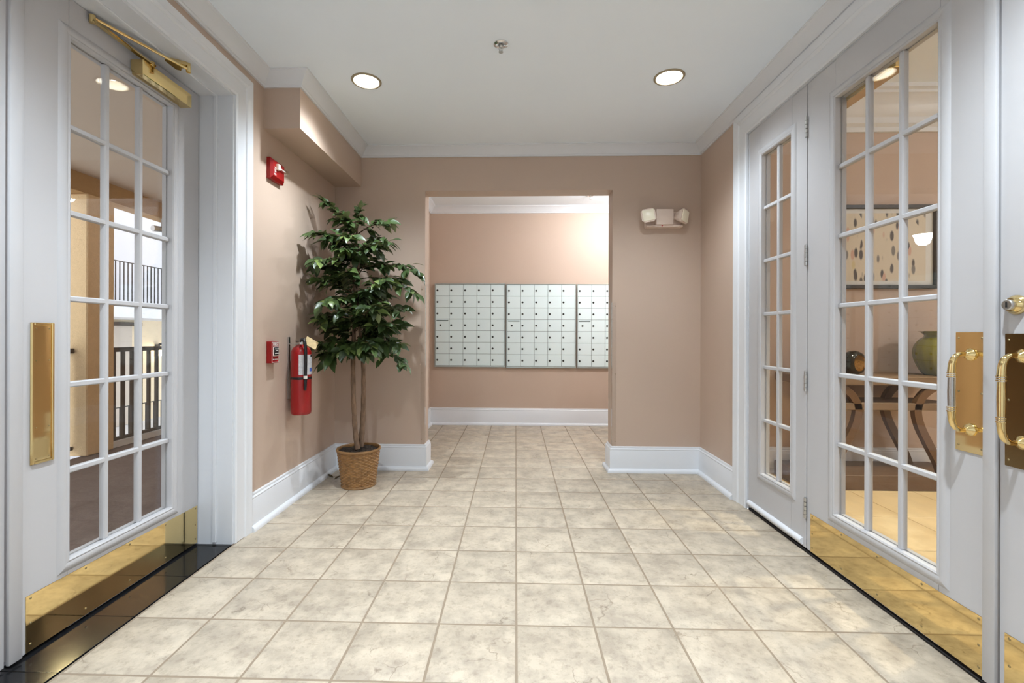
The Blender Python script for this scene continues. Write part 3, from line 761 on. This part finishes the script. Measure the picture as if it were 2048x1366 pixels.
# corner guards of the opening
for nm, x, s, zt, lab in (('corner_guard', OX0, -1, 1.55, 'clear plastic corner guard on the tree side of the opening'), ('corner_guard', OX1, 1, 1.41, 'clear plastic corner guard on the emergency light side of the opening')):
    r = empty(nm, (x, YB, .214)); tag(r, lab, 'corner guard')
    finish('face_strip', bx(B(), 0, s * .034, -.0022, -.0002, .004, zt - .214), 'guardplastic', r, 0)
    finish('return_strip', bx(B(), -s * .0022, -s * .0002, -.0022, .034, .004, zt - .214), 'guardplastic', r, 0)
    for z in (.04, .6, zt - .214 - .03):
        q = lathe(B(), [(0, .002), (.003, .002), (.004, 0)], c=(s * .026, -.0022, z), ax=(0, -1, 0), n=8); finish('screw', q, 'screw', r)

# ---------------------------------------------------------------- ficus tree in a wicker basket
PC = Vector((-1.185, 3.425, 0))
tree = empty('potted_ficus', PC); tag(tree, 'tall potted ficus tree with twin trunks in the wall corner', 'potted tree')
q = B(); NT, NW, SUB, NS = 240, 24, 4, 40; rows = []                  # woven strands: over one stake, under the next, alternating by row
NR = NW * SUB
for k in range(NR + 1):
    t = k / NR; z = .008 + .264 * t; rad = .121 + (.154 - .121) * t; rw = min(k // SUB, NW - 1); fr = (k - rw * SUB) / SUB
    bul = math.sin(math.pi * fr) ** .6 if 0 < fr < 1 else 0
    ring_w = []
    for a in range(NT):
        ph = math.sin(NS / 2 * 2 * math.pi * a / NT + math.pi * (rw % 2))
        rr = rad + 0.0065 * bul * max(0, ph) ** .7 - .0015 * (1 - bul)
        ring_w.append(q.verts.new((rr * math.cos(2 * math.pi * a / NT), rr * math.sin(2 * math.pi * a / NT), z)))
    rows.append(ring_w)
for k in range(NR):
    for a in range(NT): q.faces.new((rows[k][a], rows[k][(a + 1) % NT], rows[k + 1][(a + 1) % NT], rows[k + 1][a]))
q.faces.new(rows[0])
bk = finish('basket', q, 'wicker', tree, 60)
finish('basket_rim', lathe(B(), [(.152, .264), (.161, .266), (.164, .274), (.161, .283), (.153, .284), (.148, .278), (.148, .262)], n=48), 'rim', bk)
finish('basket_foot', lathe(B(), [(.118, 0), (.127, 0), (.130, .006), (.127, .014), (.120, .015)], n=48), 'rim', bk)
q = B(); NR2 = 10; prev = [q.verts.new((0, 0, .268))]
for k in range(1, NR2 + 1):
    rr = .150 * k / NR2; cur = [q.verts.new((rr * math.cos(a * 2 * math.pi / 40), rr * math.sin(a * 2 * math.pi / 40), .262 + random.uniform(-.004, .010))) for a in range(40)]
    for a in range(40):
        if len(prev) == 1: q.faces.new((prev[0], cur[a], cur[(a + 1) % 40]))
        else: q.faces.new((prev[a], cur[a], cur[(a + 1) % 40], prev[(a + 1) % 40]))
    prev = cur
finish('soil', q, 'soil', tree, 0)
def PT(px, py, Y): return at_y(px, py, Y) - PC
t1 = smooth_path([PT(715, 898, 3.40), PT(709, 840, 3.40), PT(706, 740, 3.41), PT(709, 640, 3.43), PT(716, 540, 3.44), PT(710, 470, 3.43)], 8)
t2 = smooth_path([PT(722, 893, 3.45), PT(726, 830, 3.45), PT(727, 740, 3.44), PT(720, 660, 3.42), PT(708, 560, 3.42), PT(713, 480, 3.42), PT(716, 430, 3.42)], 8)
def lerp_r(a, b, n): return [a + (b - a) * k / (n - 1) * 1.0 for k in range(n)]
for tt, r0_, r1_ in ((t1, .0205, .010), (t2, .021, .006)):
    rr = [v * (1 + .08 * math.sin(i * 1.9)) for i, v in enumerate(lerp_r(r0_, r1_, len(tt)))]
    q = B(); tube(q, tt, rr, 12); finish('trunk', q, 'trunk', tree, 60)
# leaf shape: pointed oval folded along the midrib
def leaf_mesh(L, W, droop, fold):
    b = B(); st = [0, .14, .34, .56, .78, 1.0]; wd = [0, .62, 1, .86, .44, 0]
    mid = [b.verts.new((0, L * t, -droop * L * t * t)) for t in st]
    for s in (-1, 1):
        ed = [None] + [b.verts.new((s * W / 2 * wd[k], L * (st[k] + .03), -droop * L * st[k] ** 2 + fold * W * wd[k])) for k in range(1, 5)] + [None]
        for k in range(5):
            f = [v for v in (mid[k], ed[k], ed[k + 1], mid[k + 1]) if v]
            if s < 0: f = f[::-1]
            b.faces.new(f)
    me = bpy.data.meshes.new('leaf'); b.to_mesh(me); b.free()
    me.materials.append(MATS['leaf']); me.polygons.foreach_set('use_smooth', [True] * len(me.polygons)); return me
LM = [leaf_mesh(.100, .054, .30, .12), leaf_mesh(.088, .050, .15, .16), leaf_mesh(.076, .044, .45, .10)]
leaves = []
XWALL, YWALL = XL - PC.x + .012, YB - PC.y - .012
def inside(p): return p.x > XWALL and p.y < YWALL
def add_leaf(p, d, scale=1.0):
    d = d.normalized(); up = Vector((random.uniform(-.6, .6), random.uniform(-1.3, .1), 1)).normalized()
    s = d.cross(up)
    if s.length < .1: return
    s.normalize(); nrm = s.cross(d).normalized()
    if nrm.z < 0 and random.random() < .75: nrm = -nrm; s = -s
    tip = p + d * .085 * scale
    if not inside(tip) or not inside(p + s * .02) or not inside(p - s * .02): return
    m = Matrix((s, d, nrm)).transposed().to_4x4(); m.translation = p
    leaves.append((random.choice(LM), m @ Matrix.Scale(scale, 4)))
# branches: (start pixel on the trunk, tip pixel, depth of tip, arch, twigs)
BR = [((712, 470), (650, 402), 3.30, .05, 7), ((714, 450), (718, 424), 3.44, .02, 4), ((714, 470), (776, 444), 3.38, .05, 7), ((712, 500), (628, 468), 3.20, .06, 7),
      ((714, 520), (780, 482), 3.30, .02, 6), ((712, 540), (835, 545), 3.36, .10, 9), ((712, 560), (832, 588), 3.28, .12, 8), ((712, 540), (628, 520), 3.12, .06, 7),
      ((710, 590), (632, 560), 3.22, .05, 7), ((712, 600), (648, 606), 3.12, .06, 9), ((714, 610), (770, 560), 3.20, .05, 9), ((712, 630), (806, 618), 3.30, .02, 8),
      ((712, 650), (640, 640), 3.24, .05, 9), ((714, 660), (750, 610), 3.15, .06, 9), ((710, 670), (690, 620), 3.15, .06, 8), ((722, 690), (800, 690), 3.34, .06, 8),
      ((722, 690), (808, 728), 3.30, .08, 6), ((708, 700), (652, 722), 3.28, .08, 8), ((708, 690), (640, 690), 3.28, .06, 7), ((712, 690), (690, 700), 3.25, .07, 8),
      ((716, 680), (745, 700), 3.18, .07, 7), ((712, 520), (690, 500), 3.20, .05, 7), ((714, 560), (740, 520), 3.60, .05, 7), ((712, 600), (680, 560), 3.62, .05, 7), ((714, 640), (760, 640), 3.66, .05, 8),
      ((714, 600), (800, 560), 3.55, .08, 8), ((712, 650), (670, 660), 3.55, .05, 7), ((712, 480), (690, 440), 3.36, .04, 6)]
for k in range(26):                                                 # filler branches through the body of the crown
    py = random.uniform(470, 715); hw = 92 if py > 500 else 60
    BR.append(((714, min(700, py + 30)), (714 + random.uniform(-hw, hw), py), random.uniform(3.2, 3.62), random.uniform(.02, .07), 5))
for (s, e, Y, arch, nt_) in BR:
    a = PT(s[0], s[1], 3.43); b = PT(e[0], e[1], Y)
    if b.x < XWALL + .05: b.x = XWALL + .05
    mid = (a + b) / 2 + Vector((0, 0, arch))
    pth = bez(a, mid, b, 8)
    q = B(); tube(q, pth, lerp_r(.0045, .0018, 9), 6); finish('branch', q, 'twig', tree, 60)
    for k in range(nt_ * 3):
        t = .22 + .78 * (k + random.random() * .6) / (nt_ * 3); i = min(7, int(t * 8)); f = t * 8 - i
        p = pth[i].lerp(pth[i + 1], min(1, f)); d0 = (pth[i + 1] - pth[i]).normalized()
        side = d0.cross(Vector((0, 0, 1))).normalized() * (1 if k % 2 else -1)
        d = (d0 * random.uniform(.2, .9) + side * random.uniform(.4, 1.0) + Vector((random.uniform(-.2, .2), random.uniform(-.35, .1), random.uniform(-.55, .3)))).normalized()
        if k % 3 == 0:
            ln = random.uniform(.05, .09); end = p + d * ln
            if not inside(end): end = p
            for w_ in range(3):
                dd = (d + Vector((random.uniform(-.7, .7), random.uniform(-.6, .3), random.uniform(-.7, .3)))).normalized()
                add_leaf(p.lerp(end, .4 + .3 * w_), dd, random.uniform(.8, 1.1))
        add_leaf(p, d, random.uniform(.8, 1.15))
    add_leaf(b, (b - pth[-2]).normalized(), 1.0)
print('leaves', len(leaves))
leaves.sort(key=lambda t: t[1].translation.y)                       # the nearest ones as parts of their own
for me, m in leaves[:300]: inst('leaf', me, tree, mtx=m)
if len(leaves) > 300:
    q = B()
    for me, m in leaves[300:]:
        k0 = len(q.verts); q.from_mesh(me); q.verts.ensure_lookup_table()
        for v in q.verts[k0:]: v.co = m @ v.co
    me = bpy.data.meshes.new('foliage'); q.to_mesh(me); q.free(); me.materials.append(MATS['leaf']); me.polygons.foreach_set('use_smooth', [True] * len(me.polygons))
    o = inst('foliage', me, tree); o['kind'] = 'stuff'
# fallen dry leaves by the basket
for (px, py, rz, sc_, lab) in ((655, 956, 1.2, .9, 'curled dry dark leaf on the floor nearest the baseboard'), (668, 960, -.6, .8, 'curled dry dark leaf on the floor nearer the basket')):
    d = pxmap(px, py); p = Vector((0, 0, HCAM)) + d * (-HCAM / d.z)
    me = leaf_mesh(.085, .03, -.3, .45); me.materials.clear(); me.materials.append(MATS['dryleaf'])
    o = inst('dry_leaf', me, None, (max(p.x, -1.44), p.y, .004), (0, 0, rz)); o.scale = (sc_,) * 3; tag(o, lab, 'leaf', 'dry leaves on the floor')

# ---------------------------------------------------------------- outside the left doors: open corridor and courtyard
bm = B(); bx(bm, -1.80, -4.04, -2.5, 9.0, -.25, -.004); struct('floor_corridor', bm, 'carpet', 'brown carpet of the open corridor outside the left doors')
bm = B(); bx(bm, -1.80, -4.15, -2.5, 9.0, 2.611, 2.85); struct('ceiling_corridor', bm, 'corridorceil', 'pale ceiling of the open corridor outside the left doors')
bm = B(); bx(bm, -3.98, -4.15, -2.5, 9.0, 2.437, 2.611); tn += 1; struct('trim_%d' % tn, bm, 'beam', 'tan stucco beam above the corridor railing')
bm = B(); bx(bm, -1.801, -1.81, YB2 - .02, 9.0, 0, 2.611); struct('wall_corridor', bm, 'stucco', 'tan stucco wall of the open corridor')
bm = B(); bx(bm, -3.962, -4.36, 4.11, 4.40, 0, 2.437, .01); o = finish('stucco_column', bm, 'stucco'); tag(o, 'square tan stucco column seen through the left glass door', 'column')
def railing(name, label, group, X, y0, y1, z0, ztop, sp, bw, m, top_h, curb=None):
    r = empty(name, (X, (y0 + y1) / 2, z0)); tag(r, label, 'railing', group); L = (y1 - y0) / 2; h = ztop - z0
    finish('top_rail', bx(B(), -.03 if top_h > .025 else -.015, .03 if top_h > .025 else .015, -L, L, h - top_h, h, .003), m, r)
    finish('bottom_rail', bx(B(), -bw * .6, bw * .6, -L, L, .0, .03), m, r)
    me = None; k = 0; y = -L + sp / 2
    while y < L:
        if me is None: o = finish('baluster', bx(B(), -bw / 2, bw / 2, -bw / 2, bw / 2, .03, h - top_h), m, r); me = o.data
        else: o = inst('baluster', me, r)
        o.location = (0, y, 0); y += sp
    return r
railing('railing', 'dark brown railing with broad balusters behind the column', 'courtyard railings', -4.04, 4.42, 6.6, .062, 1.0, .110, .028, 'railwood', .045)
railing('railing', 'dark brown railing stub left of the stucco column', 'courtyard railings', -4.10, 1.0, 4.10, .062, 1.0, .110, .028, 'railwood', .045)
bm = B(); bx(bm, -3.99, -4.12, 4.40, 9.0, 0, .06); tn += 1; struct('trim_%d' % tn, bm, 'concrete', 'white curb under the corridor railing')
# across the courtyard
bm = B(); bx(bm, -10.9, -11.1, 2, 22, 1.66, 9); struct('wall_courtyard_upper', bm, 'farwall', 'pale upper wall across the courtyard')
bm = B(); bx(bm, -10.9, -11.1, 2, 22, -1.6, 1.66); struct('wall_courtyard_lower', bm, 'fartan', 'tan lower wall across the courtyard')
for z, lab in ((1.78, 'pale concrete balcony slab across the courtyard, upper floor'), (-1.40, 'concrete balcony slab across the courtyard, lower floor')):
    bm = B(); bx(bm, -9.20, -10.9, 2, 22, z - .25, z); o = finish('balcony_slab', bm, 'concrete'); tag(o, lab, 'balcony')
bm = B(); bx(bm, -4.15, -9.2, 2, 22, -1.66, -1.60); struct('floor_courtyard', bm, 'concrete', 'courtyard ground below the corridor')
railing('railing', 'thin black iron railing on the upper balcony across the courtyard', 'courtyard railings', -9.3, 9.6, 13.4, 1.78, 2.856, .115, .018, 'railiron', .02)
railing('railing', 'thin black iron railing on the lower balcony across the courtyard', 'courtyard railings', -9.3, 9.6, 13.4, -1.40, -.586, .25, .018, 'railiron', .02)
r = empty('stair_door', (-10.88, 12.15, -1.4)); tag(r, 'tall grey door with dark lintel under the far balcony', 'door')
finish('door_panel', bx(B(), 0, .05, -.45, .45, 0, 2.76, .01), 'fardoor', r); finish('door_frame', bx(B(), 0, .10, -.75, .75, 2.76, 2.86, .01), 'railwood', r)
r = empty('wall_lantern', (-10.88, 13.55, .62)); tag(r, 'glowing wall lantern across the courtyard', 'lamp')
finish('back_plate', bx(B(), 0, .04, -.08, .08, -.15, .2, .01), 'railiron', r); finish('lantern_glass', lathe(B(), [(0, -.14), (.09, -.14), (.11, .14), (0, .16)], c=(.14, 0, 0), n=12), 'sconce', r); finish('lantern_cap', lathe(B(), [(.13, .16), (.05, .24), (0, .25)], c=(.14, 0, 0), n=12), 'railiron', r)
r = empty('security_camera', (-4.0, 5.05, 2.437)); tag(r, 'small grey security camera under the corridor beam', 'camera')
q = B(); cyl(q, (0, 0, 0), (0, 0, -.10), .012, 10); finish('mount', q, 'steel', r)
q = B(); cyl(q, (-.02, -.11, -.13), (.02, .02, -.12), .034, 16); finish('housing', q, 'steel', r)

# ---------------------------------------------------------------- lobby beyond the french doors
LX1, LYW, LZC = 6.4, 3.87, 3.13
bm = B(); bx(bm, 1.65, LX1, YF, LYW, -.06, -.003); lf = struct('floor_lobby', bm, 'grout', 'golden tile floor of the lobby beyond the french doors')
lt = None; i = 0
for a in range(11):
    for b in range(12):
        x0, x1 = 1.99 + .46 * (a - 1), 1.99 + .46 * a; y0, y1 = 2.94 + .46 * (b - 9), 2.94 + .46 * (b - 8)
        x0, x1, y0, y1 = max(x0, 1.652), min(x1, LX1), max(y0, YF), min(y1, LYW)
        if x1 - x0 < .03 or y1 - y0 < .03: continue
        finish('tile', bx(B(), x0 + .002, x1 - .002, y0 + .002, y1 - .002, -.003, .0, .001), 'lobbyfloor', lf, 0)
bm = B(); bx(bm, 1.65, LX1, LYW, LYW + .12, 0, 3.3); struct('wall_lobby_back', bm, 'wall', 'brown beige lobby wall with the framed art')
bm = B(); bx(bm, LX1, LX1 + .1, YF, LYW, 0, 3.3); struct('wall_lobby_right', bm, 'wall', 'far side wall of the lobby')
bm = B(); bx(bm, 1.65, LX1, YF - .1, YF, 0, 3.3); struct('wall_lobby_front', bm, 'wall', 'lobby wall behind the viewer')
bm = B(); bx(bm, 1.65, LX1, YF, LYW, LZC, LZC + .1); struct('ceiling_lobby', bm, 'ceiling', 'white lobby ceiling')
cp = [(0, 2.823), (.02, 2.823), (.022, 2.86), (.05, 2.88), (.052, 2.93), (.075, 2.95), (.09, 3.0), (.14, 3.06), (.17, 3.07), (.17, 3.09), (.20, 3.10), (.20, LZC), (0, LZC)]
tn += 1; struct('trim_%d' % tn, sweep([(1.65, LYW), (LX1, LYW)], cp, flat)[0], 'trim', 'deep stepped cream cornice in the lobby')
o = struct('baseboard_lobby', sweep([(1.65, LYW), (LX1, LYW)], bprof, flat)[0], 'trim', 'white lobby baseboard behind the console table')
struct('shoe_moulding', sweep([(1.65, LYW), (LX1, LYW)], sprof, flat)[0], 'trim', '', o)
# framed art
AX0, AX1, AZ0, AZ1 = 2.56, 3.462, 1.528, 2.217
r = empty('framed_art', ((AX0 + AX1) / 2, LYW, AZ0)); tag(r, 'black framed abstract print of grey and pink brush marks', 'picture')
W2, Hh = (AX1 - AX0) / 2, AZ1 - AZ0; f = .030
for a in ((-W2, -W2 + f, 0, Hh), (W2 - f, W2, 0, Hh), (-W2 + f, W2 - f, 0, f), (-W2 + f, W2 - f, Hh - f, Hh)): finish('frame_bar', bx(B(), a[0], a[1], -.04, -.001, a[2], a[3], .003), 'artframe', r)
finish('mat_board', bx(B(), -W2 + f, W2 - f, -.014, -.010, f, Hh - f), 'artmat', r)
finish('print', bx(B(), -W2 + f + .06, W2 - f - .06, -.0155, -.0142, f + .035, Hh - f - .035), 'artprint', r)
finish('glazing', bx(B(), -W2 + f, W2 - f, -.024, -.021, f, Hh - f), 'glass', r, 0)
# console table
CXm = 2.755
r = empty('console_table', (CXm, 3.62, 0)); tag(r, 'brown wood console table with curved legs in the lobby', 'table')
finish('top', bx(B(), -.62, .62, -.19, .21, .775, .838, .006), 'console', r)
finish('shelf', bx(B(), -.50, .50, -.17, .18, .588, .640, .004), 'console', r)
finish('plinth', bx(B(), -.62, .62, -.19, .21, 0, .112, .004), 'consoledark', r)
for s in (-1, 1):
    for yy in (-.15, .14):
        pth = smooth_path([(s * .36, yy, .775), (s * .26, yy, .70), (s * .215, yy, .60), (s * .235, yy, .48), (s * .30, yy, .34), (s * .37, yy, .20), (s * .40, yy, .112)], 5)
        q = B(); prev = None
        for k, p in enumerate(pth):
            d = (pth[min(k + 1, len(pth) - 1)] - pth[max(k - 1, 0)]).normalized(); nn = Vector((d.z, 0, -d.x)); wv = .026; dv = Vector((0, .02, 0))
            cur = [q.verts.new(p + nn * wv + dv), q.verts.new(p - nn * wv + dv), q.verts.new(p - nn * wv - dv), q.verts.new(p + nn * wv - dv)]
            if prev:
                for j in range(4): q.faces.new((prev[j], prev[(j + 1) % 4], cur[(j + 1) % 4], cur[j]))
            else: q.faces.new(cur)
            prev = cur
        q.faces.new(prev); finish('leg', q, 'consoledark', r)
# vase
vx = at_y(1882, 700, 3.60)
q = B(); prof = [(0, 0), (.100, 0), (.110, .01), (.132, .045), (.158, .11), (.168, .165), (.160, .22), (.132, .27), (.105, .292), (.098, .31), (.112, .328), (.134, .338), (.128, .338), (.095, .31), (.090, .29)]
rows = []; NV = 72; prof = [(0, 0)] + [(max(.02, p.x), p.y) for p in smooth_path([(a, b, 0) for a, b in prof[1:12]], 4)] + prof[12:]
for (rd, z) in prof:
    if rd == 0: rows.append([q.verts.new((0, 0, z))]); continue
    amp = .035 if .02 < z < .29 else 0
    rows.append([q.verts.new((rd * (1 - amp * abs(math.cos(9 * 2 * math.pi * k / NV)) ** 6) * math.cos(2 * math.pi * k / NV), rd * (1 - amp * abs(math.cos(9 * 2 * math.pi * k / NV)) ** 6) * math.sin(2 * math.pi * k / NV), z)) for k in range(NV)])
for a, b in zip(rows, rows[1:]):
    for k in range(NV):
        if len(a) == 1: q.faces.new((a[0], b[k], b[(k + 1) % NV]))
        else: q.faces.new((a[k], a[(k + 1) % NV], b[(k + 1) % NV], b[k]))
o = finish('vase', q, 'vase', None, 60); o.location = (vx.x, 3.60, .838); tag(o, 'green ribbed ceramic vase on the lobby console table', 'vase')
# ring sculpture
rx = at_y(1707, 726, 3.56)
r = empty('ring_sculpture', (rx.x, 3.56, .838), R(112)); tag(r, 'dark ring sculpture with hammered gold inside on the console', 'sculpture')
q = B(); lathe(q, [(.062, -.045), (.080, -.042), (.092, -.02), (.094, 0), (.092, .02), (.080, .042), (.062, .045)], c=(0, 0, .0945), ax=(1, 0, 0), n=40); finish('outer_band', q, 'ringdark', r, 60)
q = B(); lathe(q, [(.0625, -.045), (.066, -.02), (.067, 0), (.066, .02), (.0625, .045)], c=(0, 0, .0945), ax=(1, 0, 0), n=40); finish('inner_band', q, 'ringgold', r, 60)
# pendant lamp of the lobby (seen mirrored in the picture glass)
d = pxmap(1846, 478); D = 5.4; px_ = d.x * D; pz = HCAM + d.z * D; py_ = 2 * (LYW - .022) - d.y * D
r = empty('pendant_lamp', (px_, py_, LZC)); tag(r, 'lit white bowl pendant lamp mirrored in the picture glass', 'lamp')
hz = pz - LZC
finish('glass_bowl', lathe(B(), [(0, hz - .075), (.03, hz - .072), (.058, hz - .052), (.074, hz - .01), (.086, hz + .04), (.095, hz + .05), (0, hz + .045)], n=32), 'pendantglass', r)
q = B(); cyl(q, (0, 0, hz + .04), (0, 0, 0), .008, 10); finish('stem', q, 'brass', r)
finish('canopy', lathe(B(), [(.06, 0), (.055, -.02), (.02, -.03), (0, -.03)], n=24), 'brass', r)
for (x, y, e, sp) in ((2.75, 2.35, 150, True), (4.6, .2, 34, False)):  # added unseen lights: warm spot for the floor, neutral one for the walls
    r = empty('flush_light', (x, y, LZC)); tag(r, 'added unseen round flush lobby light %s' % ('near the french doors' if x < 3 else 'deeper in the lobby'), 'ceiling light', 'added lobby lights')
    finish('diffuser', lathe(B(), [(0, -.07), (.07, -.062), (.11, -.03), (.12, 0)], n=28), 'lampglass', r); finish('base_ring', lathe(B(), [(.12, 0), (.135, 0), (.135, -.015), (.12, -.02)], n=28), 'brass', r)
    l = bpy.data.lights.new('lamp', 'SPOT' if sp else 'POINT'); l.energy = e; l.color = (1, .88, .62) if sp else (.93, .96, 1); l.shadow_soft_size = .06
    if sp: l.spot_size = R(78); l.spot_blend = .6
    lo = bpy.data.objects.new('lamp', l); C.objects.link(lo); lo.parent = r; lo.location = (0, 0, -.16)
